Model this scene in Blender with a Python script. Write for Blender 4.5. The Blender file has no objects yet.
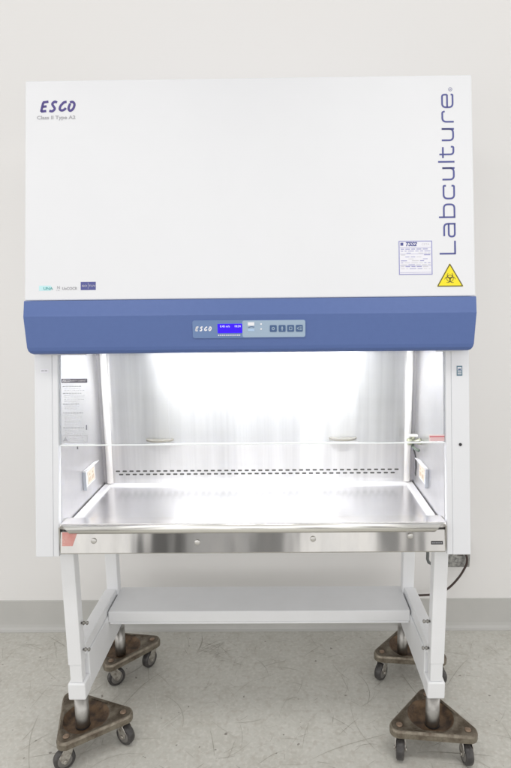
import bpy, math, random
from mathutils import Vector, Matrix
random.seed(7)
S = bpy.context.scene
COL = S.collection
R = math.radians

# ------------------------------------------------------------------ camera
cam_d = bpy.data.cameras.new('camera'); cam = bpy.data.objects.new('camera', cam_d); COL.objects.link(cam)
S.camera = cam
cam_d.sensor_fit = 'VERTICAL'; cam_d.sensor_height = 36; cam_d.sensor_width = 24
cam_d.lens = 36 * 549.59 / 768
cam_d.shift_x = -(277.57 - 255.5) / 768
cam_d.clip_start = .05; cam_d.clip_end = 100
yaw, pitch, roll = .009745, .157117, .010383
fw = Vector((-math.sin(yaw) * math.cos(pitch), math.cos(yaw) * math.cos(pitch), -math.sin(pitch)))
rt = Vector((math.cos(yaw), math.sin(yaw), 0)); up = rt.cross(fw)
r2 = math.cos(roll) * rt - math.sin(roll) * up; u2 = math.sin(roll) * rt + math.cos(roll) * up
M = Matrix((r2, u2, -fw)).transposed().to_4x4(); M.translation = (.09753, -1.6294, 1.52015)
cam.matrix_world = M

# ------------------------------------------------------------------ view and world (gradient surround in place of a bright room)
S.view_settings.view_transform = 'Standard'; S.view_settings.look = 'None'
S.view_settings.exposure = 0.36; S.view_settings.gamma = 1
W = bpy.data.worlds.new('World'); S.world = W; W.use_nodes = True
nt = W.node_tree; nt.nodes.clear()
wo = nt.nodes.new('ShaderNodeOutputWorld'); bg = nt.nodes.new('ShaderNodeBackground')
tc = nt.nodes.new('ShaderNodeTexCoord'); sx = nt.nodes.new('ShaderNodeSeparateXYZ')
cr = nt.nodes.new('ShaderNodeValToRGB'); mr = nt.nodes.new('ShaderNodeMapRange')
mr.inputs['From Min'].default_value = -1; mr.inputs['From Max'].default_value = 1
e = cr.color_ramp.elements
e[0].position = .0; e[0].color = (.62, .61, .59, 1)
e[1].position = 1; e[1].color = (.30, .29, .285, 1)
for p_, c_ in ((.38, (.75, .735, .71, 1)), (.45, (1.82, 1.795, 1.77, 1)), (.57, (1.70, 1.68, 1.665, 1)), (.64, (1.15, 1.135, 1.12, 1)), (.76, (.50, .49, .48, 1))):
    x_ = e.new(p_); x_.color = c_  # bright band round the horizon, added as soft frontal fill
# blocky lighter and darker patches near eye level: added for the front steel to reflect
vm = nt.nodes.new('ShaderNodeMapping'); vm.inputs['Scale'].default_value = (7.5, 1.2, .35); vm.inputs['Location'].default_value = (.35, 0, 0)
vz = nt.nodes.new('ShaderNodeTexVoronoi'); vz.inputs['Scale'].default_value = 1.0; vz.distance = 'CHEBYCHEV'
vs = nt.nodes.new('ShaderNodeSeparateColor')
nr = nt.nodes.new('ShaderNodeMapRange'); nr.inputs['From Min'].default_value = .15; nr.inputs['From Max'].default_value = .8
nr.inputs['To Min'].default_value = .04; nr.inputs['To Max'].default_value = .47
ab = nt.nodes.new('ShaderNodeMath'); ab.operation = 'ABSOLUTE'
bd = nt.nodes.new('ShaderNodeMapRange'); bd.inputs['From Min'].default_value = .13; bd.inputs['From Max'].default_value = .2; bd.inputs['To Min'].default_value = 1; bd.inputs['To Max'].default_value = 0
mx = nt.nodes.new('ShaderNodeMix'); mx.data_type = 'RGBA'; mx.blend_type = 'MULTIPLY'
L = nt.links.new
L(tc.outputs['Generated'], sx.inputs[0]); L(sx.outputs['Z'], mr.inputs['Value']); L(mr.outputs[0], cr.inputs[0])
L(tc.outputs['Generated'], vm.inputs[0]); L(vm.outputs[0], vz.inputs['Vector']); L(vz.outputs['Color'], vs.inputs[0]); L(vs.outputs[0], nr.inputs['Value'])
L(sx.outputs['Z'], ab.inputs[0]); L(ab.outputs[0], bd.inputs['Value']); L(bd.outputs[0], mx.inputs[0])
L(cr.outputs[0], mx.inputs['A']); L(nr.outputs[0], mx.inputs['B']); L(mx.outputs['Result'], bg.inputs['Color'])
bg.inputs['Strength'].default_value = 1.22
L(bg.outputs[0], wo.inputs['Surface'])

def area(name, loc, rot, sx_, sy_, power, color):
    d = bpy.data.lights.new(name, 'AREA'); d.shape = 'RECTANGLE'; d.size = sx_; d.size_y = sy_; d.energy = power; d.color = color
    o = bpy.data.objects.new(name, d); COL.objects.link(o); o.location = loc; o.rotation_euler = rot
    return o
for x_ in (-.9, .9):      # unseen ceiling lamps added for floor shadows, spread narrowed to spare the wall top
    o_ = area('ceiling_light', (x_, -.9, 3.2), (0, 0, 0), 1.1, .45, 5, (1, .985, .955)); o_.data.spread = R(115)
# the cabinet's own work light, tucked up behind the blue fascia
area('cabinet_light', (0, .075, 1.385), (R(18), 0, 0), .86, .05, 8.0, (1, .99, .985))

# ------------------------------------------------------------------ materials
def mat(name, color, rough=.5, metal=0., noise=None, bump=None, spec=.5, emit=None, stretch=None, coat=0):
    m = bpy.data.materials.new(name); m.use_nodes = True
    n = m.node_tree; b = n.nodes['Principled BSDF']; l = n.links.new
    b.inputs['Base Color'].default_value = (*color, 1); b.inputs['Roughness'].default_value = rough
    b.inputs['Metallic'].default_value = metal; b.inputs['Specular IOR Level'].default_value = spec
    b.inputs['Coat Weight'].default_value = coat
    if emit:
        b.inputs['Emission Color'].default_value = (*emit[0], 1); b.inputs['Emission Strength'].default_value = emit[1]
    t = n.nodes.new('ShaderNodeTexCoord'); mp = n.nodes.new('ShaderNodeMapping'); l(t.outputs['Object'], mp.inputs[0])
    if stretch: mp.inputs['Scale'].default_value = stretch
    if noise:   # (scale, colour2, lo, hi)
        nn = n.nodes.new('ShaderNodeTexNoise'); nn.inputs['Scale'].default_value = noise[0]; nn.inputs['Detail'].default_value = 6
        nn.inputs['Roughness'].default_value = .62
        a = n.nodes.new('ShaderNodeMapRange'); a.inputs['From Min'].default_value = noise[2]; a.inputs['From Max'].default_value = noise[3]
        x = n.nodes.new('ShaderNodeMix'); x.data_type = 'RGBA'
        x.inputs['A'].default_value = (*color, 1); x.inputs['B'].default_value = (*noise[1], 1)
        l(mp.outputs[0], nn.inputs['Vector']); l(nn.outputs['Fac'], a.inputs['Value']); l(a.outputs[0], x.inputs[0]); l(x.outputs['Result'], b.inputs['Base Color'])
        rr = n.nodes.new('ShaderNodeMapRange'); rr.inputs['To Min'].default_value = rough * .85; rr.inputs['To Max'].default_value = min(1, rough * 1.25)
        l(nn.outputs['Fac'], rr.inputs['Value']); l(rr.outputs[0], b.inputs['Roughness'])
    if bump:    # (scale, distance, strength)
        bn = n.nodes.new('ShaderNodeTexNoise'); bn.inputs['Scale'].default_value = bump[0]; bn.inputs['Detail'].default_value = 3
        bb = n.nodes.new('ShaderNodeBump'); bb.inputs['Distance'].default_value = bump[1]; bb.inputs['Strength'].default_value = bump[2]
        l(mp.outputs[0], bn.inputs['Vector']); l(bn.outputs['Fac'], bb.inputs['Height']); l(bb.outputs[0], b.inputs['Normal'])
    return m

WHITE = mat('white_powder_coat', (.80, .812, .84), .42, noise=(3, (.782, .794, .82), .3, .7), bump=(600, .0004, .25))
WHITE2 = mat('stand_white_coat', (.86, .87, .89), .38, noise=(8, (.82, .83, .845), .35, .8), bump=(500, .0004, .2))
INNER = mat('cabinet_inner_white', (.85, .85, .86), .5)
BLUE = mat('blue_powder_coat', (.088, .148, .37), .42, noise=(60, (.085, .143, .36), .35, .65), bump=(420, .0006, .35))
STEEL = mat('brushed_stainless_steel', (.76, .76, .762), .30, .96, noise=(5, (.56, .56, .565), .42, .66), bump=(7, .004, .30), stretch=(1.6, 1.6, .05))
def aniso(m, amt, rot):
    n = m.node_tree; b = n.nodes['Principled BSDF']; tg = n.nodes.new('ShaderNodeTangent'); tg.direction_type = 'RADIAL'; tg.axis = 'Z'
    b.inputs['Anisotropic'].default_value = amt; b.inputs['Anisotropic Rotation'].default_value = rot
    n.links.new(tg.outputs[0], b.inputs['Tangent'])
aniso(STEEL, .9, .25)
SIDESTEEL = mat('satin_stainless_side', (.66, .655, .665), .34, .86, noise=(4, (.54, .535, .545), .3, .75))
TRAY = mat('polished_stainless_tray', (.86, .86, .87), .23, .95, noise=(7, (.80, .80, .82), .3, .75), bump=(9, .0015, .08))
LEDGE = mat('bright_satin_steel', (.93, .93, .94), .35, .5)
ARM = mat('satin_armrest_steel', (.84, .83, .83), .22, .9)
BOLT = mat('bright_bolt_steel', (.72, .71, .69), .3, .8)
LIP = mat('worn_satin_steel_lip', (.88, .87, .83), .22, .95, bump=(5, .002, .15))
FRONT = mat('polished_front_steel', (.60, .585, .56), .09, 1., noise=(9, (.52, .515, .50), .35, .7), bump=(2.2, .02, .25), stretch=(1.6, 1, .35))
CHROME = mat('dull_steel', (.40, .39, .37), .34, 1., noise=(30, (.26, .25, .235), .4, .75))
POST = mat('cream_white_cove', (.80, .78, .75), .4, 0.)
GAPM = mat('grey_gap_metal', (.36, .35, .36), .4, .6)  # darker grey metal for the strip beside each cove
RUST = mat('worn_brown_metal', (.075, .056, .037), .40, .5, noise=(17, (.23, .20, .155), .42, .68), bump=(60, .003, .5))
RIM = mat('worn_edge_metal', (.28, .25, .20), .36, .7, noise=(34, (.13, .10, .075), .42, .7), bump=(120, .002, .4))
CUP = mat('rusty_cup', (.16, .10, .055), .55, .3, noise=(22, (.05, .032, .022), .4, .62), bump=(70, .002, .4))
COPPER = mat('tarnished_copper_rivet', (.33, .235, .17), .4, .7, noise=(60, (.2, .15, .11), .35, .7))
RUBBER = mat('dark_wheel_rubber', (.045, .042, .042), .38, noise=(50, (.10, .095, .09), .45, .8))
FORK = mat('dull_zinc', (.52, .50, .46), .38, .75, noise=(60, (.22, .19, .16), .45, .7))
BLACK = mat('black_plastic', (.02, .02, .022), .45)
INK = mat('navy_print', (.085, .095, .30), .5)
INKV = mat('violet_navy_print', (.075, .055, .24), .5)
GREYINK = mat('grey_print', (.42, .42, .45), .6)
PALEINK = mat('pale_grey_print', (.62, .62, .66), .6)
BLUEINK = mat('blue_label_print', (.30, .31, .58), .6)
PAPER = mat('label_paper', (.84, .84, .90), .5)
YELLOW = mat('warning_yellow', (.93, .78, .015), .45)
DKINK = mat('warning_dark_print', (.10, .085, .02), .5)
PANEL = mat('grey_blue_membrane', (.36, .47, .60), .35)
PANEL2 = mat('blue_grey_membrane', (.15, .24, .45), .35)
BTN = mat('dark_blue_button', (.06, .12, .26), .4)
LCD = mat('blue_backlit_screen', (.02, .0, .5), .2, emit=((.03, .0, 1.0), .62))
LCDTXT = mat('lit_screen_characters', (.5, .5, .9), .4, emit=((.55, .55, 1.0), .9))
WPRINT = mat('white_print', (.88, .88, .92), .5)
TEAL = mat('teal_print', (.12, .42, .42), .5)
CYAN = mat('pale_cyan_label', (.55, .82, .86), .5)
RED = mat('red_reflection_patch', (.62, .27, .24), .25, .45, noise=(25, (.68, .40, .36), .4, .7))
PINKLAB = mat('pale_red_label', (.86, .70, .70), .5)
REDINK = mat('red_print', (.60, .16, .18), .5)
BEIGE = mat('beige_outlet', (.66, .58, .48), .45)
SLOT = mat('dark_slot', (.06, .06, .055), .6)
EDGE = mat('polished_glass_edge', (.92, .95, .96), .2, emit=None)
BRASS = mat('olive_valve_brass', (.35, .36, .26), .35, .5)
GALV = mat('galvanised_box', (.50, .50, .49), .38, .8, noise=(70, (.25, .25, .25), .42, .62))
CORD = mat('brown_black_cord', (.055, .035, .03), .45)
TUBE = mat('lit_fluorescent_tube', (.9, .9, .9), .4, emit=((1, .99, .98), 9))

def glass_mat():
    m = bpy.data.materials.new('sash_glass'); m.use_nodes = True; n = m.node_tree; n.nodes.clear(); l = n.links.new
    o = n.nodes.new('ShaderNodeOutputMaterial'); mxs = n.nodes.new('ShaderNodeMixShader'); t = n.nodes.new('ShaderNodeBsdfTransparent')
    g = n.nodes.new('ShaderNodeBsdfGlossy'); f = n.nodes.new('ShaderNodeFresnel'); f.inputs['IOR'].default_value = 1.42
    t.inputs['Color'].default_value = (.975, .985, .99, 1); g.inputs['Roughness'].default_value = .02
    nn = n.nodes.new('ShaderNodeTexNoise'); nn.inputs['Scale'].default_value = 3; d = n.nodes.new('ShaderNodeBsdfDiffuse'); d.inputs['Color'].default_value = (.9, .9, .92, 1)
    mr_ = n.nodes.new('ShaderNodeMapRange'); mr_.inputs['From Min'].default_value = .4; mr_.inputs['From Max'].default_value = .8; mr_.inputs['To Max'].default_value = .05
    m2 = n.nodes.new('ShaderNodeMixShader')
    l(nn.outputs['Fac'], mr_.inputs['Value']); l(mr_.outputs[0], m2.inputs[0]); l(t.outputs[0], m2.inputs[1]); l(d.outputs[0], m2.inputs[2])
    l(f.outputs[0], mxs.inputs[0]); l(m2.outputs[0], mxs.inputs[1]); l(g.outputs[0], mxs.inputs[2]); l(mxs.outputs[0], o.inputs[0])
    return m
GLASS = glass_mat()

def floor_mat():
    m = bpy.data.materials.new('scuffed_vinyl_floor'); m.use_nodes = True; n = m.node_tree; b = n.nodes['Principled BSDF']; l = n.links.new
    t = n.nodes.new('ShaderNodeTexCoord')
    def noise(scale, detail=5, dist=0., off=(0, 0, 0), sc=(1, 1, 1), rot=0):
        mp = n.nodes.new('ShaderNodeMapping'); mp.inputs['Location'].default_value = off; mp.inputs['Scale'].default_value = sc
        mp.inputs['Rotation'].default_value = (0, 0, rot)
        l(t.outputs['Object'], mp.inputs[0])
        x = n.nodes.new('ShaderNodeTexNoise'); x.inputs['Scale'].default_value = scale; x.inputs['Detail'].default_value = detail
        x.inputs['Distortion'].default_value = dist; l(mp.outputs[0], x.inputs['Vector']); return x.outputs['Fac']
    def rng(v, a, b_, c=0., d=1.):
        x = n.nodes.new('ShaderNodeMapRange'); x.inputs['From Min'].default_value = a; x.inputs['From Max'].default_value = b_
        x.inputs['To Min'].default_value = c; x.inputs['To Max'].default_value = d; l(v, x.inputs['Value']); return x.outputs[0]
    def mth(op, a, b_):
        x = n.nodes.new('ShaderNodeMath'); x.operation = op
        for i, v in enumerate((a, b_)):
            if isinstance(v, (int, float)): x.inputs[i].default_value = v
            else: l(v, x.inputs[i])
        return x.outputs[0]
    def mix(f, a, c2, mode='MIX'):
        x = n.nodes.new('ShaderNodeMix'); x.data_type = 'RGBA'; x.blend_type = mode
        if isinstance(f, (int, float)): x.inputs[0].default_value = f
        else: l(f, x.inputs[0])
        if isinstance(a, tuple): x.inputs['A'].default_value = (*a, 1)
        else: l(a, x.inputs['A'])
        x.inputs['B'].default_value = (*c2, 1); return x.outputs['Result']
    c = mix(rng(noise(1.6), .35, .68), (.63, .625, .578), (.56, .552, .503))
    c = mix(rng(noise(12, 6), .45, .75, 0, .55), c, (.49, .475, .42))
    c = mix(rng(noise(75, 6), .48, .68, 0, .4), c, (.78, .755, .715))
    c = mix(rng(noise(48, 5, 0, (3, 3, 0)), .52, .68, 0, .6), c, (.50, .47, .42))
    c = mix(rng(noise(38, 2, 0, (9, 9, 0)), .72, .75, 0, .7), c, (.15, .13, .11))
    l(c, b.inputs['Base Color'])
    l(rng(noise(5), .3, .7, .30, .5), b.inputs['Roughness'])
    bb = n.nodes.new('ShaderNodeBump'); bb.inputs['Distance'].default_value = .002; bb.inputs['Strength'].default_value = .25
    l(noise(45, 4), bb.inputs['Height']); l(bb.outputs[0], b.inputs['Normal'])
    return m
FLOOR = floor_mat()
WALL = mat('painted_wall', (.86, .85, .838), .6, noise=(1.3, (.86, .852, .844), .3, .7), bump=(180, .0006, .3))
BASE = mat('vinyl_wall_base', (.565, .56, .54), .45, noise=(9, (.53, .53, .51), .35, .75))

# ------------------------------------------------------------------ mesh helpers
class MB:
    def __init__(s): s.v = []; s.f = []; s.m = []; s.sm = []
    def poly(s, pts, mi=0, smooth=False):
        i = len(s.v); s.v += [tuple(p) for p in pts]; s.f.append(tuple(range(i, i + len(pts)))); s.m.append(mi); s.sm.append(smooth)
    def box(s, a, b, mi=0):
        x0, y0, z0 = a; x1, y1, z1 = b; i = len(s.v)
        s.v += [(x0,y0,z0),(x1,y0,z0),(x1,y1,z0),(x0,y1,z0),(x0,y0,z1),(x1,y0,z1),(x1,y1,z1),(x0,y1,z1)]
        for q in ((0,3,2,1),(4,5,6,7),(0,1,5,4),(1,2,6,5),(2,3,7,6),(3,0,4,7)):
            s.f.append(tuple(i + k for k in q)); s.m.append(mi); s.sm.append(False)
        return s
    def loft(s, rings, mi=0, closed=True, caps=True, smooth=False):
        i = len(s.v); n = len(rings[0])
        for r in rings: s.v += [tuple(p) for p in r]
        for k in range(len(rings) - 1):
            for j in range(n if closed else n - 1):
                a = i + k * n + j; b = i + k * n + (j + 1) % n
                s.f.append((a, b, b + n, a + n)); s.m.append(mi); s.sm.append(smooth)
        if caps:
            s.f.append(tuple(i + j for j in reversed(range(n)))); s.m.append(mi); s.sm.append(False)
            e_ = i + (len(rings) - 1) * n
            s.f.append(tuple(e_ + j for j in range(n))); s.m.append(mi); s.sm.append(False)
        return s
    def prism_x(s, prof, x0, x1, mi=0):      # profile of (y, z)
        return s.loft([[(x0, y, z) for y, z in prof], [(x1, y, z) for y, z in prof]], mi)
    def prism_z(s, prof, z0, z1, mi=0):      # profile of (x, y)
        return s.loft([[(x, y, z0) for x, y in prof], [(x, y, z1) for x, y in prof]], mi)
    def lathe(s, prof, c=(0, 0, 0), axis='z', n=28, mi=0, smooth=True, caps=True):   # prof of (r, h)
        rings = []
        for r, h in prof:
            ring = []
            for k in range(n):
                a = 2 * math.pi * k / n; u, v = r * math.cos(a), r * math.sin(a)
                p = {'z': (u, v, h), 'x': (h, u, v), 'y': (v, h, u)}[axis]
                ring.append((p[0] + c[0], p[1] + c[1], p[2] + c[2]))
            rings.append(ring)
        return s.loft(rings, mi, True, caps, smooth)
    def tube(s, pts, r, n=10, mi=0):
        pts = [Vector(p) for p in pts]; rings = []
        for k, p in enumerate(pts):
            d = (pts[min(k + 1, len(pts) - 1)] - pts[max(k - 1, 0)]).normalized()
            a = d.orthogonal().normalized() if k == 0 else (pa - d * pa.dot(d)).normalized()
            pa = a; b = d.cross(a)
            rr = r[k] if isinstance(r, (list, tuple)) else r
            rings.append([p + a * rr * math.cos(2*math.pi*j/n) + b * rr * math.sin(2*math.pi*j/n) for j in range(n)])
        return s.loft(rings, mi, smooth=True)
    # flat print in a frame F = (origin, ux, uy, normal)
    def stroke(s, F, pts, w, h=.0006, mi=0, closed=False):
        pts = [Vector((p[0], p[1])) for p in pts]; n = len(pts); Ls, Rs = [], []
        for k in range(n):
            pv = pts[k - 1] if (k > 0 or closed) else None; nx = pts[(k + 1) % n] if (k < n - 1 or closed) else None
            d1 = (pts[k] - pv).normalized() if pv is not None else None; d2 = (nx - pts[k]).normalized() if nx is not None else None
            d1 = d1 or d2; d2 = d2 or d1
            t = (d1 + d2); t = t.normalized() if t.length > 1e-6 else d1
            nn = Vector((-t.y, t.x)); c = max(.35, nn.dot(Vector((-d1.y, d1.x))))
            Ls.append(pts[k] + nn * w / 2 / c); Rs.append(pts[k] - nn * w / 2 / c)
        for k in range(n if closed else n - 1):
            j = (k + 1) % n
            s.poly([at(F, *q, h) for q in (Rs[k], Rs[j], Ls[j], Ls[k])], mi)
        return s
    def rect(s, F, x0, y0, x1, y1, h=.0003, mi=0):
        s.poly([at(F, x0, y0, h), at(F, x1, y0, h), at(F, x1, y1, h), at(F, x0, y1, h)], mi); return s
    def slab(s, F, x0, y0, x1, y1, h0, h1, mi=0):
        return s.loft([[at(F, x, y, h) for x, y in ((x0,y0),(x1,y0),(x1,y1),(x0,y1))] for h in (h0, h1)], mi)
    def text(s, F, txt, x, y, size, h=.0006, mi=0, sxx=1., shear=0., bold=0., align='LEFT'):
        c = bpy.data.curves.new('t', 'FONT'); c.body = txt; c.size = size; c.shear = shear; c.align_x = align; c.offset = bold; c.resolution_u = 3
        o = bpy.data.objects.new('t', c); COL.objects.link(o)
        dg = bpy.context.evaluated_depsgraph_get(); me = bpy.data.meshes.new_from_object(o.evaluated_get(dg))
        i = len(s.v)
        s.v += [tuple(at(F, x + v.co.x * sxx, y + v.co.y, h)) for v in me.vertices]
        for p in me.polygons:
            s.f.append(tuple(i + k for k in p.vertices)); s.m.append(mi); s.sm.append(False)
        bpy.data.objects.remove(o); bpy.data.meshes.remove(me); bpy.data.curves.remove(c)
        return s
    def build(s, name, mats, parent=None, bevel=0, seg=2, org=None, fix=True):
        me = bpy.data.meshes.new(name); o = bpy.data.objects.new(name, me); COL.objects.link(o)
        of = Vector(org) if org else Vector((0, 0, 0))
        if parent is not None and parent.name in ORG: of = ORG[parent.name]; o.parent = parent
        elif org: o.location = of
        ORG[o.name] = of
        me.from_pydata([tuple(Vector(v) - of) for v in s.v], [], s.f)
        if not isinstance(mats, (list, tuple)): mats = [mats]
        for m in mats: me.materials.append(m)
        me.polygons.foreach_set('material_index', s.m); me.polygons.foreach_set('use_smooth', s.sm)
        if fix:
            import bmesh
            bm = bmesh.new(); bm.from_mesh(me); bmesh.ops.recalc_face_normals(bm, faces=bm.faces); bm.to_mesh(me); bm.free()
        me.update()
        if bevel:
            b = o.modifiers.new('bevel', 'BEVEL'); b.width = bevel; b.segments = seg; b.limit_method = 'ANGLE'; b.angle_limit = R(35)
        return o
ORG = {}
def at(F, x, y, h=0.): return F[0] + F[1] * x + F[2] * y + F[3] * h
def empty(name, loc, label, cat, group=None, rz=0):
    o = bpy.data.objects.new(name, None); COL.objects.link(o); o.location = loc; o.rotation_euler.z = rz; o.empty_display_size = .1
    o['label'] = label; o['category'] = cat
    if group: o['group'] = group
    ORG[o.name] = Vector(loc); return o
def arc(cx, cy, r, a0, a1, n=14):
    return [(cx + r * math.cos(R(a0 + (a1 - a0) * k / n)), cy + r * math.sin(R(a0 + (a1 - a0) * k / n))) for k in range(n + 1)]
def rpath(pts, r, closed=False, n=5):        # polyline with rounded corners
    out = []; N = len(pts)
    for i, p in enumerate(pts):
        p = Vector(p)
        if not closed and i in (0, N - 1): out.append(tuple(p)); continue
        a = Vector(pts[i - 1]); b = Vector(pts[(i + 1) % N]); da = (a - p); db = (b - p)
        q = min(r, da.length * .499, db.length * .499); A = p + da.normalized() * q; B = p + db.normalized() * q
        for k in range(n + 1):
            t = k / n; out.append(tuple((1-t)**2 * A + 2*t*(1-t) * p + t*t * B))
    return out
def struct(o): o['kind'] = 'structure'; return o

# ------------------------------------------------------------------ setting
WY = .713
f = MB(); f.poly([(-6, -5, 0), (6, -5, 0), (6, WY + .2, 0), (-6, WY + .2, 0)])
FR0 = (Vector((0, 0, 0)), Vector((1, 0, 0)), Vector((0, 1, 0)), Vector((0, 0, 1)))
rs = random.Random(21)
def scratch(x, y, a, ln, bend, w_, mi):
    n_ = max(3, int(ln / .02)); pts = [(x, y)]; k_ = bend / n_
    for q_ in range(n_):
        a += k_ + rs.gauss(0, .03); x += math.cos(a) * ln / n_; y += math.sin(a) * ln / n_; pts.append((x, y))
    ymax = WY - .03
    if max(p_[1] for p_ in pts) > ymax: return
    L_, R_ = [], []
    for q_, p_ in enumerate(pts):
        d_ = Vector(pts[min(q_ + 1, n_)]) - Vector(pts[max(q_ - 1, 0)]); d_.normalize(); t_ = w_ * .5 * (.25 + .75 * math.sin(math.pi * (q_ + .3) / (n_ + .6)))
        L_.append((p_[0] - d_.y * t_, p_[1] + d_.x * t_, .0006)); R_.append((p_[0] + d_.y * t_, p_[1] - d_.x * t_, .0006))
    for q_ in range(n_): f.poly([R_[q_], R_[q_ + 1], L_[q_ + 1], L_[q_]], mi)
for q_ in range(1300):
    x = rs.uniform(-1.7, 1.7); y = rs.uniform(-1.2, WY - .04)
    big = rs.random() < .10
    a = rs.choice([.5, .9, 2.3, -.2, 1.4]) + rs.gauss(0, .35)
    scratch(x, y, a, rs.uniform(.12, .34) if big else rs.uniform(.02, .12), rs.gauss(0, .8 if big else .35), rs.uniform(.0012, .0022) if big else rs.uniform(.0006, .0014), rs.choice([1, 1, 2, 2, 3]))
for q_ in range(14):          # traffic marks bunched together
    cx_, cy_ = rs.uniform(-1.2, 1.2), rs.uniform(-.6, .6); a0 = rs.uniform(0, 3.1)
    for k_ in range(12): scratch(cx_ + rs.gauss(0, .05), cy_ + rs.gauss(0, .05), a0 + rs.gauss(0, .25), rs.uniform(.04, .16), rs.gauss(0, .4), rs.uniform(.0008, .0018), rs.choice([1, 2]))
struct(f.build('floor', [FLOOR, mat('floor_scratch_dark', (.33, .315, .27), .5), mat('floor_scratch_mid', (.43, .415, .365), .5), mat('floor_scratch_pale', (.74, .73, .69), .5)], fix=False))
w = MB(); w.box((-6, WY, -.01), (6, WY + .12, 3.6)); struct(w.build('wall', WALL))
b = MB(); pr = [(WY + .001, .148), (WY - .003, .148), (WY - .0045, .146), (WY - .0045, .03), (WY - .007, .016), (WY - .014, .006), (WY - .024, .0015), (WY - .024, .0005), (WY + .001, .0005)]
b.prism_x(pr, -5.9, 5.9); struct(b.build('baseboard', BASE))

# ------------------------------------------------------------------ sloped planes of the cabinet front
def yc(z): return -.05 + (z - .74) * .16          # lower side columns
def yh(z): return .02 + (z - 1.516) * .185        # white hood
n_h = Vector((0, -1, .185)).normalized(); u_h = Vector((0, .185, 1)).normalized(); kh = math.sqrt(1 + .185 ** 2)
FH = (Vector((0, .02, 1.516)), Vector((1, 0, 0)), u_h, n_h)
def hz(z): return (z - 1.516) * kh
n_c = Vector((0, -1, .16)).normalized(); u_c = Vector((0, .16, 1)).normalized(); kc = math.sqrt(1 + .16 ** 2)
FC = (Vector((0, -.05, .74)), Vector((1, 0, 0)), u_c, n_c)
def cz(z): return (z - .74) * kc

CAB = empty('biosafety_cabinet', (0, .3, .74), 'large white laboratory cabinet with blue control band and glass sash over a steel chamber', 'safety cabinet')

sh = MB()
for s in (-1, 1):
    a, c = (.6135, .664) if s > 0 else (-.664, -.6135)
    sh.prism_x([(yc(.745) + .014, .745), (.67, .745), (.67, 1.43), (yc(1.43) + .014, 1.43)], a, c)
sh.box((-.6134, .44, .7455), (.6134, .668, 1.429))
sh.box((-.6134, yc(.75) + .03, .7455), (.6134, .4399, .752))
sh.prism_x([(yh(1.43) + .022, 1.4305), (.669, 1.4305), (.669, 2.166), (yh(2.166) + .022, 2.166)], -.664, .664)
for x in (-.56, .53): sh.lathe([(.006, 2.165), (.006, 2.174), (.003, 2.177)], (x, .165, 0), 'z', 12)
sh.build('outer_shell', WHITE, CAB, .002)

cv = MB(); cv.prism_x([(yh(1.5165), 1.5165), (yh(2.17), 2.17), (yh(2.17) + .0215, 2.17), (yh(1.5165) + .0215, 1.5165)], -.6695, .6695)
COVER = cv.build('front_cover', WHITE, CAB, .004, 3)

# side columns either side of the opening, with the sash guides beside them
for s in (-1, 1):
    c = MB(); x0, x1 = sorted((s * .612, s * .6665))
    c.prism_x([(yc(.737), .737), (yc(1.40), 1.40), (yc(1.40) + .0135, 1.40), (yc(.737) + .0135, .737)], x0, x1)
    col = c.build('side_column', WHITE, CAB, .003, 3)
    t = MB()
    if s > 0:
        t.slab(FC, .628, cz(1.277), .645, cz(1.307), .0002, .0008)
        t.rect(FC, .6305, cz(1.2925), .6425, cz(1.303), .0011, 1); t.rect(FC, .632, cz(1.294), .641, cz(1.2985), .0014, 2)
        for k in range(3): t.rect(FC, .6305, cz(1.281 + .0035 * k), .6425, cz(1.2825 + .0035 * k), .0011, 1)
        t.build('side_label', [mat('slate_label', (.10, .20, .27), .4), WPRINT, BTN], col)
        q = MB(); q.lathe([(.0045, 0), (.0045, .003), (.002, .004)], (0, 0, 0), 'y', 12)
        q.v = [tuple(Vector((v[0] + .637, -v[1] + yc(1.07), v[2] + 1.07))) for v in q.v]; q.build('screw', BLACK, col)
    else:
        t.rect(FC, -.648, cz(1.297), -.622, cz(1.309), .0005, 0)
        t.rect(FC, -.644, cz(1.3015), -.636, cz(1.3045), .0008, 1); t.rect(FC, -.634, cz(1.3015), -.626, cz(1.3045), .0008, 1)
        t.build('side_label', [PAPER, GREYINK], col)
    g = MB(); x0, x1 = sorted((s * .5945, s * .6118))
    g.prism_x([(yc(.7375) + .0012, .7375), (yc(1.40) + .0012, 1.40), (yc(1.40) + .04, 1.40), (yc(.7375) + .04, .7375)], x0, x1)
    g.build('sash_guide', WHITE, CAB, .002)

# blue fascia: a formed sheet with a crease, rolled bottom edge and tapered ends
fs = MB(); prof = [(.034, 1.516, .6700), (.019, 1.516, .6700), (.0165, 1.5145, .6700), (-.002, 1.474, .6665), (-.004, 1.470, .6662), (-.004, 1.378, .6625),
                   (-.0025, 1.368, .6600), (.002, 1.361, .6560), (.010, 1.357, .6500), (.034, 1.356, .6480), (.08, 1.357, .6480), (.08, 1.3585, .6480), (.036, 1.3585, .6480)]
fs.loft([[(-h * (1 if 1 else 1), y, z) for y, z, h in prof], [(h, y, z) for y, z, h in prof]])
fs.build('blue_fascia', BLUE, CAB, .0015)
for a_, c_ in ((.560, .640), (-.640, -.50)):
    br = MB(); br.box((a_, .03, 1.352), (c_, .05, 1.3562)); br.build('sash_bracket', INNER, CAB, .001)

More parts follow.
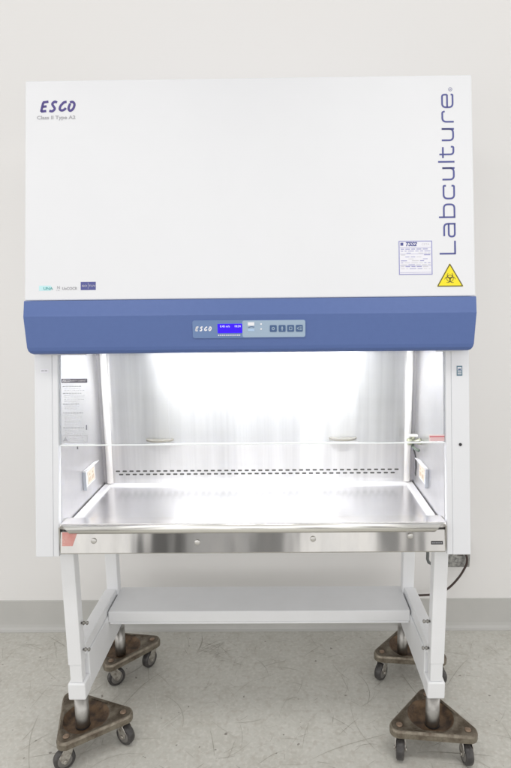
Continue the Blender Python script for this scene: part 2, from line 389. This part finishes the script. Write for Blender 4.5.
# control panel on the fascia
FP = (Vector((0, -.004, 0)), Vector((1, 0, 0)), Vector((0, 0, 1)), Vector((0, -1, 0)))
p = MB(); rr = .004
def rrect(x0, y0, x1, y1, r):
    return rpath([(x0, y0), (x1, y0), (x1, y1), (x0, y1)], r, True, 4)
o2 = rrect(-.167, 1.402, .166, 1.454, .007); p.loft([[at(FP, x, y, h) for x, y in o2] for h in (0, .0022)], 0)
o3 = rrect(-.020, 1.4035, .1645, 1.4525, .006); p.loft([[at(FP, x, y, h) for x, y in o3] for h in (.0022, .0026)], 1)
PAN = p.build('control_panel', [PANEL2, PANEL], CAB)
PAN['label'] = 'grey-blue control panel with small lit screen and four dark keys'
s_ = MB(); s_.slab(FP, -.093, 1.4165, -.021, 1.4435, .0022, .0032)
s_.text(FP, '0.45 m/s', -.086, 1.4335, .0085, .0036, 1); s_.text(FP, '10:24', -.044, 1.4335, .0085, .0036, 1)
s_.build('screen', [LCD, LCDTXT], PAN)
def scrib(F, strokes, x, y, sc, w_, h, mb, mi=0):
    for st in strokes: mb.stroke(F, [(x + (a + .18 * b_) * sc, y + b_ * sc) for a, b_ in st], w_, h, mi)
    return mb
BR_E = [[(.0, .0), (.04, .95)], [(.0, .95), (.55, 1.02)], [(.02, .5), (.45, .55)], [(-.02, .02), (.5, .08)]]
BR_S = [rpath([(.55, .92), (.3, 1.05), (.05, .8), (.25, .55), (.48, .3), (.25, 0), (-.08, .1)], .2)]
BR_C = [rpath([(.62, .98), (.35, .95), (.05, .55), (.05, .2), (.3, .08), (.55, .2), (.66, .36)], .2)]
BR_O = [rpath([(.12, .8), (.02, .3), (.25, .0), (.55, .25), (.6, .75), (.35, 1.0), (.08, .92)], .22), ]
def esco(F, x, y, H, w_, h, mb, mi=0, pitch=1.):
    for k, g_ in enumerate((BR_E, BR_S, BR_C, BR_O)): scrib(F, g_, x + k * .9 * H * pitch, y, H, w_, h, mb, mi)
    return mb
lg = MB(); esco(FP, -.158, 1.4235, .0115, .0034, .0026, lg, pitch=1.22); lg.build('panel_logo', WPRINT, PAN, fix=False)
lg = MB()
for k in range(12): lg.rect(FP, -.092 + k * .0056, 1.4085, -.0885 + k * .0056, 1.4115, .003)
lg.build('panel_caption', WPRINT, PAN, fix=False)
i_ = MB(); i_.slab(FP, -.004, 1.4375, .015, 1.4475, .0026, .0034, 0); i_.slab(FP, -.004, 1.4215, .015, 1.4275, .0026, .0034, 1)
i_.stroke(FP, [(-.003, 1.432), (.006, 1.4345), (.015, 1.433)], .002, .003, 2)
for zz in (1.442, 1.4275): i_.lathe([(.0026, 0), (.0026, .0012)], (0, 0, 0), 'y', 12, 3); i_.v[-24:] = [(v[0] + .035, -v[1] - .0064, v[2] + zz) for v in i_.v[-24:]]
i_.build('indicator', [WPRINT, mat('pale_blue_key', (.45, .62, .85), .4), BTN, WPRINT], PAN)
for k, x in enumerate((.0605, .0865, .1115, .1370)):
    q = MB(); o4 = rrect(x, 1.4185, x + .0205, 1.4385, .003); q.loft([[at(FP, a, b_, h) for a, b_ in o4] for h in (.0026, .0036)], 0)
    cx_ = x + .01025; cy_ = 1.4285
    if k == 0: q.stroke(FP, arc(cx_, cy_, .0035, 0, 360), .0022, .004, 1)
    if k == 1: q.stroke(FP, [(cx_, cy_ + .006), (cx_, cy_ - .006)], .0028, .004, 1); q.stroke(FP, [(cx_ - .003, cy_), (cx_, cy_ + .005), (cx_ + .003, cy_)], .0016, .0042, 1)
    if k == 2: q.stroke(FP, rrect(cx_ - .004, cy_ - .004, cx_ + .004, cy_ + .004, .001), .0016, .004, 1, True)
    if k == 3:
        for d in (-.004, 0, .004): q.stroke(FP, [(cx_ + .001, cy_ + d), (cx_ + .0075, cy_ + d)], .0018, .004, 1)
        q.stroke(FP, [(cx_ - .001, cy_ + .004), (cx_ - .006, cy_), (cx_ - .001, cy_ - .004)], .0018, .004, 1)
    q.build('key', [BTN, PANEL], PAN)

# ------------------------------------------------------------------ printing on the white hood
q = MB(); esco(FH, -.621, hz(2.0765), .030 , .0072, .0005, q, pitch=.98); q.build('brand_logo', INKV, COVER, fix=False)
q = MB(); q.text(FH, 'Class II Type A2', -.634, hz(2.054), .0150, .0005, 0, sxx=1.17, bold=.0004); q.build('class_lettering', GREYINK, COVER, fix=False)
# big vertical word: local frame runs upward along the hood; x' = along slope, y' = from baseline (+X side) towards -X
FL = (at(FH, .6135, 0), u_h, Vector((-1, 0, 0)), n_h)
q = MB(); H = .0485; xh = .0365; lw = .0052; cw = .0435; rr = .013
def LZ(z): return hz(z)
def gl(pts, z0, r=rr, closed=False): q.stroke(FL, rpath([(LZ(z0) + a, b_) for a, b_ in pts], r, closed, 6), lw, .0005, 0, closed)
o_ = lw / 2; W_ = cw - o_
gl([(o_, H), (o_, o_), (W_, o_)], 1.639, .0001)
gl([(.004, xh - o_), (W_, xh - o_), (W_, 0)], 1.689, .012); gl([(W_, xh * .56), (o_, xh * .56), (o_, o_), (W_, o_)], 1.689, .009)
gl([(o_, H), (o_, 0)], 1.746, .001); gl([(o_, o_), (W_, o_), (W_, xh - o_), (o_, xh - o_)], 1.746, .012)
gl([(W_, .010), (W_, o_), (o_, o_), (o_, xh - o_), (W_, xh - o_), (W_, xh - .010)], 1.801, .012)
gl([(o_, xh), (o_, o_), (W_ - .004, o_), (W_ - .004, xh)], 1.857, .012); gl([(W_ - .004, 0), (W_ - .004, xh)], 1.857, .001)
gl([(0, H), (0, 0)], 1.912, .001)
gl([(.011, H - .004), (.011, o_), (.034, o_), (.034, .010)], 1.923, .010); gl([(.0, xh - o_), (.033, xh - o_)], 1.923, .001)
gl([(o_, xh), (o_, o_), (W_ - .004, o_), (W_ - .004, xh)], 1.973, .012); gl([(W_ - .004, 0), (W_ - .004, xh)], 1.973, .001)
gl([(o_, 0), (o_, xh - o_), (.032, xh - o_), (.034, xh - .010)], 2.028, .012)
gl([(W_, xh * .52), (o_, xh * .52)], 2.071, .001); gl([(W_, xh * .52), (W_, xh - o_), (o_, xh - o_), (o_, o_), (W_, o_), (W_, .008)], 2.071, .012)
q.stroke(FL, arc(LZ(2.127), .009, .0052, 0, 360), .0011, .0005); q.text(FL, 'R', LZ(2.1245), .0062, .0075, .0005)
q.build('brand_lettering', INK, COVER, fix=False)

# certification sticker
q = MB(); x0, x1, z0, z1 = .4435, .5440, hz(1.5800), hz(1.6810); q.slab(FH, x0, z0, x1, z1, .0001, .0005, 0)
q.stroke(FH, [(x0 + .002, z0 + .002), (x1 - .002, z0 + .002), (x1 - .002, z1 - .002), (x0 + .002, z1 - .002)], .0026, .0008, 1, True)
q.rect(FH, x0 + .006, z1 - .015, x0 + .0145, z1 - .006, .0008, 2)
q.text(FH, 'TSS2', x0 + .019, z1 - .0160, .0160, .0008, 2, sxx=1.05, shear=.35, bold=.0007)
q.text(FH, 'CETA', x1 - .032, z1 - .0145, .009, .0008, 3, sxx=1.05)
q.rect(FH, x0 + .004, z1 - .0215, x1 - .004, z1 - .0205, .0008, 1)
random.seed(3)
zz = z1 - .0265
for k in range(11):
    x = x0 + .007
    while x < x1 - .012:
        ln = random.uniform(.006, .02); 
        if k in (0, 1) or random.random() < .8: q.rect(FH, x, zz, min(x + ln, x1 - .006), zz + (.0016 if k % 3 else .0022), .0008, 1 if k < 2 or random.random() < .55 else 3)
        x += ln + .004
    zz -= .0058
    if k in (2, 8): q.rect(FH, x0 + .004, zz + .0034, x1 - .004, zz + .0041, .0008, 1)
q.rect(FH, x0 + .004, z0 + .0075, x1 - .004, z0 + .0082, .0008, 1)
q.build('certification_label', [PAPER, BLUEINK, INK, PALEINK], COVER, fix=False)

# yellow warning triangle
q = MB(); cx_, zb, hw, ht = .5945, hz(1.5450), .0395, .0700
tri = rpath([(cx_ - hw, zb), (cx_ + hw, zb), (cx_, zb + ht)], .002, True, 3)
q.loft([[at(FH, x, y, h) for x, y in tri] for h in (.0001, .0006)], 0)
ti = rpath([(cx_ - hw + .0028, zb + .0016), (cx_ + hw - .0028, zb + .0016), (cx_, zb + ht - .0032)], .002, True, 3); q.stroke(FH, ti, .0030, .0009, 1, True)
sy = zb + .0245
for k in range(3):
    a = 90 + 120 * k; ox, oy = cx_ + .0088 * math.cos(R(a)), sy + .0088 * math.sin(R(a))
    pts = arc(ox, oy, .0082, a + 38, a + 322, 22)
    for j in range(len(pts) - 1):
        t = abs(j / (len(pts) - 2) * 2 - 1); q.stroke(FH, [pts[j], pts[j + 1]], .0012 + .0024 * (1 - t), .0009, 1)
    q.stroke(FH, [(cx_ + .003 * math.cos(R(a + 180)), sy + .003 * math.sin(R(a + 180))), (cx_ + .009 * math.cos(R(a + 180)), sy + .009 * math.sin(R(a + 180)))], .0020, .0010, 1)
q.stroke(FH, arc(cx_, sy, .0098, 0, 360, 24), .0015, .0011, 1)
q.build('biohazard_label', [YELLOW, DKINK], COVER, fix=False)

# row of small marks, lower left of the hood
q = MB(); y0 = hz(1.5475); q.slab(FH, -.626, y0 - .002, -.590, y0 + .013, .0001, .0004, 0)
q.text(FH, 'UNA', -.613, y0 + .0005, .0115, .0008, 1, sxx=1.15, bold=.0003); q.build('teal_mark', [CYAN, TEAL], COVER, fix=False)
q = MB(); q.text(FH, 'N', -.5725, y0 + .003, .0120, .0006, bold=.0003); q.text(FH, 'c us', -.574, y0 - .003, .006, .0006)
q.text(FH, 'UoCOCR', -.557, y0, .0115, .0006, 0, sxx=.95, bold=.0004); q.build('grey_mark', GREYINK, COVER, fix=False)
q = MB(); q.slab(FH, -.5015, hz(1.5462), -.4565, hz(1.5702), .0001, .0005, 0)
q.text(FH, 'ISO', -.498, hz(1.5555), .0085, .0008, 1, sxx=1.2); q.text(FH, 'TUV', -.477, hz(1.5555), .0085, .0008, 1, sxx=1.2)
q.rect(FH, -.4795, hz(1.549), -.4788, hz(1.568), .0008, 1); q.build('blue_mark', [INK, PALEINK], COVER, fix=False)

# ------------------------------------------------------------------ work chamber
BY = .40
bw = MB(); bw.box((-.592, BY, .812), (.592, BY + .012, 1.405))
BW = bw.build('back_wall', STEEL, CAB)
SEAM = mat('seam_grey', (.62, .62, .64), .4, .5)
for x in (-.336, .374):
    sm = MB(); sm.box((x - .0006, BY - .0006, .88), (x + .0006, BY + .001, 1.40)); sm.build('seam', SEAM, BW)
sl = MB(); npt = 42; pt = 1.094 / npt
for row, zz in ((0, .8645), (1, .8515)):
    for k in range(npt - row):
        x = -.547 + k * pt + row * pt * .45
        o5 = rrect(x, zz - .0029, x + pt * .62, zz + .0029, .0026)
        sl.loft([[(a, BY - d, b_) for a, b_ in o5] for d in (-.001, .0012)])
sl.build('exhaust_slots', SLOT, BW)
for s in (-1, 1):
    m_ = MB(); a, c_ = sorted((s * .5925, s * .5975))
    m_.prism_x([(yc(.81) + .02, .81), (BY + .01, .81), (BY + .01, 1.405), (yc(1.405) + .02, 1.405)], a, c_); m_.build('inner_side_wall', SIDESTEEL, CAB)
    m_ = MB(); m_.lathe([(.0120, .8225), (.0120, 1.404)], (s * .5665, BY - .012, 0), 'z', 24)
    cvp = m_.build('corner_cove', POST, CAB)
    m_ = MB(); a, c_ = sorted((s * .5800, s * .5922)); m_.box((a, BY - .010, .8225), (c_, BY - .001, 1.404)); m_.build('cove_backing', GAPM, cvp)
ce = MB(); ce.box((-.592, .10, 1.405), (.592, BY + .012, 1.412)); ce.build('diffuser_ceiling', INNER, CAB)
lt = MB(); lt.lathe([(.010, -.475), (.013, -.472), (.013, .472), (.010, .475)], (0, .125, 1.388), 'x', 16); lt.build('lamp_tube', TUBE, CAB)

# finger grips: crescent pulls on the back wall
for cx_ in (-.3715, .3225):
    g = MB(); N = 20; rings = []
    for k in range(N + 1):
        a = math.pi * k / N; x = -math.cos(a) * .052; yo = math.sin(a) * .036; yi = math.sin(a) * .008
        rings.append([(cx_ + x, BY - yo - .001, .986), (cx_ + x, BY - yi + .002, .986), (cx_ + x, BY - yi + .002, .993), (cx_ + x, BY - yo - .001, .993)])
    g.loft(rings); g.build('finger_grip', mat('cream_satin_grip', (.25, .235, .20), .4, .2), CAB, .0012)

# tray: mirror-like work surface with bright ledges round it
t = MB(); t.box((-.5635, .020, .802), (.5635, .378, .8115)); TR = t.build('work_tray', TRAY, CAB)
for s in (-1, 1):
    m_ = MB(); a, c_ = sorted((s * .5640, s * .5880)); m_.box((a, .021, .806), (c_, BY - .0005, .8180)); m_.build('side_ledge', LEDGE, CAB, .0015)
    m_ = MB(); a, c_ = sorted((s * .5885, s * .5923)); m_.box((a, .045, .80), (c_, BY - .03, .812)); m_.build('ledge_gap', SLOT, CAB)
m_ = MB(); m_.box((-.5636, .3785, .806), (.5636, BY - .0005, .8178)); m_.build('back_ledge', LEDGE, CAB, .0015)
# front armrest and its rolled lip
m_ = MB(); m_.prism_x([(.0205, .804), (.0205, .834), (.0175, .8365), (-.034, .8375), (-.0365, .832), (-.0365, .804)], -.5915, .5915); m_.build('front_armrest', ARM, CAB, .001)
prof = [(-.0370, .8372, .590), (-.0440, .8378, .583), (-.0540, .8362, .573), (-.0630, .8328, .564), (-.0680, .8280, .557), (-.0685, .8225, .552), (-.0650, .8185, .550), (-.0580, .8165, .550), (-.0370, .8165, .550)]
m_ = MB(); m_.loft([[(-h, y, z) for y, z, h in prof], [(h, y, z) for y, z, h in prof]]); 
lipo = m_.build('armrest_lip', LIP, CAB)
for pz in lipo.data.polygons:
    if len(pz.vertices) == 4: pz.use_smooth = True
fy = lambda z: -.0615 + (z - .7515) * .21
m_ = MB(); m_.prism_x([(fy(.818), .818), (fy(.755), .755), (fy(.7525) + .001, .7515), (-.010, .7515), (-.010, .755), (fy(.755) + .003, .7565), (fy(.818) + .003, .818)], -.5850, .5850)
m_.box((-.5905, -.0500, .752), (-.5855, -.0, .8330)); m_.box((.5855, -.0500, .752), (.5905, -.0, .8330))
FPN = m_.build('front_panel', FRONT, CAB, .001)
for x, z in ((-.483, .791), (-.167, .785), (.185, .793), (.480, .800)):
    m_ = MB(); m_.lathe([(.0088, 0), (.0085, .0025), (.0055, .0040), (.0001, .0046)], (0, 0, 0), 'y', 20); m_.v = [(v[0] + x, fy(z) - .0001 - v[1], v[2] + z) for v in m_.v]
    m_.build('bolt', BOLT, FPN)
n_f = Vector((0, -1, .21)).normalized(); FF = (Vector((0, fy(0) - .0001, 0)), Vector((1, 0, 0)), Vector((0, .21, 1)), n_f)
m_ = MB(); m_.loft([[at(FF, x, y, h) for x, y in ((-.580, .776), (-.548, .776), (-.533, .817), (-.580, .817))] for h in (0, .0006)]); m_.build('red_reflection_patch', RED, FPN)  # painted patch standing in for a red reflection in the steel
m_ = MB(); m_.slab(FF, .542, .7745, .578, .7845, 0, .0008, 0)
[m_.rect(FF, .5445 + k * .004, .778, .547 + k * .004, .7808, .0011, 1) for k in range(8)]; m_.build('black_label', [BLACK, GREYINK], FPN)

# glass sash with its polished bottom edge
gy = lambda z: yc(z) + .012
m_ = MB(); m_.prism_x([(gy(1.0755), 1.0755), (gy(1.37), 1.37), (gy(1.37) + .006, 1.37), (gy(1.0755) + .006, 1.0755)], -.600, .600); SASH = m_.build('sash_window', GLASS, CAB)
m_ = MB(); m_.prism_x([(gy(1.071) - .0003, 1.071), (gy(1.075) - .0003, 1.075), (gy(1.075) + .0063, 1.075), (gy(1.071) + .0063, 1.071)], -.5935, .5935); m_.build('glass_edge', EDGE, SASH)
FG = (Vector((0, gy(.74), .74)), Vector((1, 0, 0)), u_c, n_c)
m_ = MB(); random.seed(11)
GL2 = mat('translucent_label', (.86, .86, .92), .4)
m_.rect(FG, -.5870, cz(1.264), -.5070, cz(1.2765), .001, 0)
m_.text(FG, 'ESCO', -.5845, cz(1.2672), .0098, .0014, 1, shear=.25, bold=.0003); m_.text(FG, 'SAFETY CABINET', -.559, cz(1.2680), .0068, .0014, 1, sxx=.95)
zz = 1.252
heads = {0: 1, 3: 1, 8: 1, 12: 1, 19: 1}
for k in range(24):
    ln = .068 * random.uniform(.55, 1) if k not in heads else .074 * random.uniform(.6, 1)
    x = -.583 if k in heads else -.579
    while x < -.583 + ln:
        wl = random.uniform(.003, .010); m_.rect(FG, x, cz(zz), min(x + wl, -.583 + ln), cz(zz + (.0024 if k in heads else .0016)), .001, 2 if k in heads else 3); x += wl + .0016
    zz -= .0061 if (k + 1) not in heads else .0088
m_.stroke(FG, [(-.5865, cz(1.083)), (-.508, cz(1.083)), (-.508, cz(1.103)), (-.5865, cz(1.103))], .0009, .001, 2, True)
m_.poly([at(FG, -.584, cz(1.0855), .001), at(FG, -.568, cz(1.0855), .001), at(FG, -.576, cz(1.0995), .001)], 2)
for k in range(4): m_.rect(FG, -.563, cz(1.086 + k * .004), -.563 + random.uniform(.03, .05), cz(1.0876 + k * .004), .001, 3)
m_.build('instruction_label', [mat('dark_grey_print', (.13, .12, .15), .5), WPRINT, GREYINK, PALEINK], SASH, fix=False)
TAPE = mat('dark_tape', (.18, .18, .2), .5)
m_ = MB(); m_.slab(FG, -.5120, cz(1.1200), -.5090, cz(1.1350), .0002, .001); m_.build('tape_mark', TAPE, SASH)
m_ = MB(); m_.slab(FG, -.5405, cz(1.0610), -.5365, cz(1.0695), .0010, .002); m_.build('edge_clip', TAPE, SASH)
m_ = MB(); m_.rect(FG, .545, cz(1.077), .5925, cz(1.097), .0006, 0); m_.rect(FG, .547, cz(1.0885), .5925, cz(1.0930), .001, 1)
for k in range(2): m_.rect(FG, .549, cz(1.0795 + k * .0045), .5915, cz(1.0808 + k * .0045), .001, 1)
m_.build('red_caution_label', [PINKLAB, REDINK], SASH, fix=False)

# electrical outlets on the two inner side walls
for s in (-1, 1):
    X = s * .5922
    def bx(mb, d0, d1, y0, y1, z0, z1, mi=0):
        a, c_ = sorted((X - s * d0, X - s * d1)); mb.box((a, y0, z0), (c_, y1, z1), mi)
    m_ = MB(); bx(m_, 0, .008, .188, .280, .874, .932); OUT = m_.build('outlet', LEDGE, CAB, .002)
    m_ = MB(); bx(m_, .008, .0095, .203, .270, .880, .925); 
    for yy in (.213, .243): bx(m_, .0096, .0102, yy, yy + .006, .888, .903, 1); bx(m_, .0096, .0102, yy + .012, yy + .018, .888, .903, 1); bx(m_, .0096, .0102, yy + .006, yy + .012, .909, .916, 1)
    m_.build('outlet_face', [BEIGE, mat('outlet_slot', (.48, .36, .25), .5)], OUT, .0005)
    m_ = MB(); a0, a1 = X - s * .001, X - s * .022
    m_.loft([[(a0, y, .9325), (a0, y, .936), (a1, y, .944), (a1, y, .9405)] for y in (.180, .288)]); m_.build('outlet_cover', LEDGE, OUT, .001)
    m_ = MB(); bx(m_, 0, .011, .1805, .1835, .866, .932); m_.build('outlet_guard', mat('grey_blue_guard', (.50, .53, .58), .4, .5), OUT, .001)
# service valve and its hose on the right
VZ = 1.000
m_ = MB(); m_.lathe([(.012, 0), (.012, .012), (.0085, .014), (.0085, .032), (.013, .034), (.013, .046), (.010, .049)], (0, 0, 0), 'x', 18)
m_.v = [(.5922 - v[0], v[1] + .300, v[2] + VZ) for v in m_.v]
m_.tube([(.564, .300, VZ + .006), (.564, .300, VZ + .018)], .0075, 12)
V = m_.build('service_valve', BRASS, CAB)
m_ = MB(); m_.box((.547, .291, VZ + .018), (.581, .309, VZ + .026)); m_.build('valve_handle', mat('cream_plastic', (.80, .78, .68), .4), V, .003)
m_ = MB(); m_.tube([(.564, .300, VZ - .006), (.564, .300, VZ - .018), (.568, .29, VZ - .022), (.58, .27, VZ - .026)], .005, 10)
m_.build('valve_nozzle', mat('dark_green_fitting', (.12, .15, .12), .4), V)
m_ = MB(); pts = [(.572, .335, .968), (.576, .318, .955), (.578, .305, .935), (.578, .298, .905), (.578, .305, .880), (.582, .315, .868)]
m_.tube(pts, .0026, 8); m_.build('service_hose', BLACK, CAB)
# bent drain bracket hanging under the chamber on the right
m_ = MB(); m_.tube([(.604, .20, .745), (.604, .20, .598), (.608, .20, .586), (.622, .20, .578), (.634, .20, .576)], .0055, 10); m_.build('drain_pipe', mat('dark_grey_pipe', (.16, .17, .17), .4, .4), CAB)

# ------------------------------------------------------------------ stand
ST = empty('support_stand', (0, .21, .08), 'white square-tube steel stand with low shelf and chrome feet, carrying the white cabinet', 'stand')
for s in (-1, 1):
    def B(x0, x1, y0, y1, z0, z1, mb): a, c_ = sorted((s * x0, s * x1)); return mb.box((a, y0, z0), (c_, y1, z1))
    lg_ = B(.570, .6145, .0, .040, .333, .7445, MB()).build('leg', WHITE2, ST, .003, 3)
    B(.572, .6120, .0025, .0375, .268, .3328, MB()).build('leg_sleeve', WHITE2, lg_, .003)
    B(.563, .6205, -.003, .052, .2085, .2678, MB()).build('foot_block', WHITE2, lg_, .005, 3)
    for zz in (.472, .377):
        m_ = MB(); m_.lathe([(.0035, 0), (.0035, .006), (.0062, .006), (.0062, .0105), (.0035, .0105), (.0035, .017), (.006, .018), (.006, .022), (.003, .024)], (0, 0, 0), 'x', 6 * 3)
        m_.v = [(s * (.570 - v[0]), v[1] + .021, v[2] + zz) for v in m_.v]; m_.build('bolt', CHROME, lg_)
    m_ = MB(); m_.lathe([(.018, .0918), (.0225, .094), (.0235, .099), (.0235, .12), (.0228, .122), (.0228, .212)], (s * .590, .026, 0), 'z', 28)
    m_.lathe([(.0240, .0921), (.0240, .0945)], (s * .590, .026, 0), 'z', 28, 1); m_.build('levelling_foot', [CHROME, BLACK], lg_)
    rl = B(.561, .606, .385, .425, .3445, .7445, MB()).build('leg', WHITE2, ST, .003, 3)
    m_ = MB(); m_.lathe([(.016, .0918), (.020, .095), (.0210, .099), (.0210, .216)], (s * .571, .402, 0), 'z', 28); m_.build('levelling_foot', CHROME, rl)
    m_ = MB(); B(.5685, .611, .0405, .3845, .3445, .386, m_); m_.build('upper_rail', WHITE2, ST, .003, 3)
    m_ = MB(); B(.564, .610, .0525, .425, .2120, .3435, m_); m_.build('lower_rail', WHITE2, ST, .003, 3)
m_ = MB(); m_.box((-.5636, .262, .320), (.5636, .440, .3635)); m_.box((-.5600, .262, .3115), (.5600, .268, .3198)); SHF = m_.build('shelf', WHITE2, ST, .003, 3)

# ------------------------------------------------------------------ three-wheeled furniture dollies under the feet
CC = [(.097, 0), (-.058, .112), (-.058, -.112)]      # corner centres of the plate
def make_dolly():
    d = empty('dolly', (0, 0, 0), 'x', 'dolly', 'triangular dollies under the stand feet')
    rc = .030
    def outline(off):
        out = []; N = 3
        for k in range(N):
            c0, c1, c2 = (Vector(CC[(k + d_) % N]) for d_ in (-1, 0, 1))
            e0 = (c1 - c0).normalized(); e1 = (c2 - c1).normalized()
            a0 = math.atan2(-e0.x, e0.y); a1 = math.atan2(-e1.x, e1.y)
            if a1 < a0: a1 += 2 * math.pi
            rad = rc + off
            for j in range(10):
                t = a0 + (a1 - a0) * j / 9; out.append((c1.x + rad * math.cos(t), c1.y + rad * math.sin(t)))
            p0 = out[-1]; p1 = (c2.x + rad * math.cos(a1), c2.y + rad * math.sin(a1))
            out += [(p0[0] + (p1[0] - p0[0]) * q_ / 12, p0[1] + (p1[1] - p0[1]) * q_ / 12) for q_ in range(1, 12)]
        return out
    n = len(outline(0)); zt, zb = .112, .083; rcup = .076
    # plate top with round opening: match outline to circle by angle
    def ring(off, z): return [(x, y, z) for x, y in outline(off)]
    def circ(r, z):
        return [(r * math.cos(math.atan2(y, x)), r * math.sin(math.atan2(y, x)), z) for x, y in outline(0)]
    m_ = MB()
    m_.loft([ring(-.004, zb), ring(0, zb + .003), ring(0, zt - .008)], 1, caps=False)
    m_.loft([ring(0, zt - .008), ring(-.003, zt - .001), ring(-.006, zt)], 1, caps=False)
    m_.loft([ring(-.006, zt), ring(-.014, zt), circ(rcup + .006, zt - .0015), circ(rcup, zt - .004)], 0, caps=False)
    m_.loft([circ(rcup, zb), ring(-.004, zb)], 1, caps=False)
    pl = m_.build('plate', [RUST, RIM], d, fix=True)
    for p_ in pl.data.polygons: p_.use_smooth = False
    m_ = MB(); m_.lathe([(rcup + .001, zt - .005), (rcup - .004, zt - .010), (rcup - .012, .093), (rcup - .02, .0915), (.001, .0915)], (0, 0, 0), 'z', 40, caps=False)
    m_.lathe([(rcup + .001, zt - .006), (rcup + .001, .086), (.001, .086)], (0, 0, 0), 'z', 40, caps=False)
    m_.build('cup', CUP, d)
    for k in range(3):
        cx, cy = CC[k]
        m_ = MB(); m_.lathe([(.011, .1115), (.0105, .1135), (.007, .1148), (.0001, .1150)], (cx * .985, cy * .985, 0), 'z', 20); m_.build('rivet', COPPER, pl)
    return d
def make_caster():   # built at the origin: swivel axis vertical through it, wheel trailing along -x
    r = .0340; th = .0125; ox = -.014
    m_ = MB(); m_.lathe([(.022, .0832), (.022, .078), (.017, .0735), (.012, .073)], (0, 0, 0), 'z', 24)
    for s in (-1, 1):
        y = s * .0155
        pr_ = [(.014, .0745), (-.016, .0745), (-.032, .052), (-.024, .030), (-.013, .025), (-.004, .031), (.009, .056)]
        m_.loft([[(x, y - .0012, z) for x, z in pr_], [(x, y + .0012, z) for x, z in pr_]])
    m_.box((-.016, -.0167, .0715), (.014, .0167, .0747))
    m_.lathe([(.0065, -.021), (.0065, -.0172), (.004, -.0170), (.004, .0170), (.0065, .0172), (.0065, .021)], (ox, 0, r), 'y', 14)
    f_ = m_.build('caster', FORK, None, .0008)
    m_ = MB(); m_.lathe([(r - .012, -th), (r - .003, -th), (r, -th + .004), (r + .0004, 0), (r, th - .004), (r - .003, th), (r - .012, th)], (ox, 0, r), 'y', 36)
    wh = m_.build('wheel', RUBBER, None)
    m_ = MB(); m_.lathe([(.006, -th - .001), (r - .012, -th - .001), (r - .010, -th + .001), (r - .010, th - .001), (r - .012, th + .001), (.006, th + .001)], (ox, 0, r), 'y', 24)
    hb = m_.build('hub', mat('grey_wheel_hub', (.20, .19, .18), .5, .3), None)
    return f_, wh, hb
ref = make_dolly(); parts = [c for c in ref.children]
cf, cwh, chb = make_caster()
def link_copy(o, parent):
    c = o.copy(); COL.objects.link(c); c.parent = parent; return c
spots = [   # x, y, plate turn, swivel of the three casters, label
    (-.586, .045, 250, (32, 150, 60), 'rusty brown three-wheeled dolly under the front left foot, corner pointing right'),
    (.590, .047, 84, (70, 78, 94), 'brown three-wheeled dolly under the front right foot, straight side facing forward'),
    (-.575, .428, 262, (215, 62, 40), 'three-wheeled dolly under the rear left foot, behind the diagonal rail'),
    (.600, .426, 84, (75, 50, 120), 'three-wheeled dolly under the rear right foot, half hidden by the front leg'),
]
cc = .118
for i, (x, y, rz, sw, lab) in enumerate(spots):
    if i == 0: d = ref
    else:
        d = ref.copy(); COL.objects.link(d)
        for c in parts:
            k = link_copy(c, d)
            for g in c.children: link_copy(g, k)
    d.location = (x, y, 0); d.rotation_euler.z = R(rz); d['label'] = lab
    for k in range(3):
        if i == 0 and k == 0: f_, w_, h_ = cf, cwh, chb; f_.parent = d; w_.parent = f_; h_.parent = f_
        else: f_ = link_copy(cf, d); w_ = link_copy(cwh, f_); h_ = link_copy(chb, f_)
        f_.location = (CC[k][0] * .94, CC[k][1] * .94, 0); f_.rotation_euler.z = R(sw[k] - rz)

# ------------------------------------------------------------------ wall outlet box and cord
OB = empty('wall_outlet', (.873, WY, .37), 'galvanised metal outlet box on the wall, below the right side of the cabinet', 'outlet box')
m_ = MB(); m_.box((.825, .675, .318), (.925, WY - .0005, .425)); m_.build('box', GALV, OB, .004)
m_ = MB(); m_.box((.832, .6725, .324), (.918, .6748, .419)); m_.lathe([(.016, 0), (.016, .003)], (.868, .6698, .345), 'y', 20); m_.lathe([(.016, 0), (.016, .003)], (.868, .6698, .395), 'y', 20); m_.build('cover_plate', GALV, OB, .002)
m_ = MB()
ctl = [Vector(v) for v in [(.880, .668, .398), (.897, .655, .390), (.903, .65, .365), (.897, .65, .335), (.872, .65, .287), (.834, .65, .240), (.795, .65, .211), (.755, .65, .202), (.700, .65, .199), (.66, .66, .19), (.63, .68, .16), (.62, .69, .10), (.62, .695, .02)]]
pts = []
for k in range(len(ctl) - 1):
    p0, p1, p2, p3 = ctl[max(k-1, 0)], ctl[k], ctl[k+1], ctl[min(k+2, len(ctl)-1)]
    for j in range(6):
        t = j / 6; pts.append(.5 * ((2*p1) + (p2-p0)*t + (2*p0-5*p1+4*p2-p3)*t*t + (3*p1-p0-3*p2+p3)*t**3))
pts.append(ctl[-1])
m_.tube(pts, .0048, 8); m_.box((.862, .655, .385), (.886, .672, .408)); co = m_.build('power_cord', CORD)
co['label'] = 'thin dark power cord looping down from the wall outlet box behind the right leg'; co['category'] = 'cord'
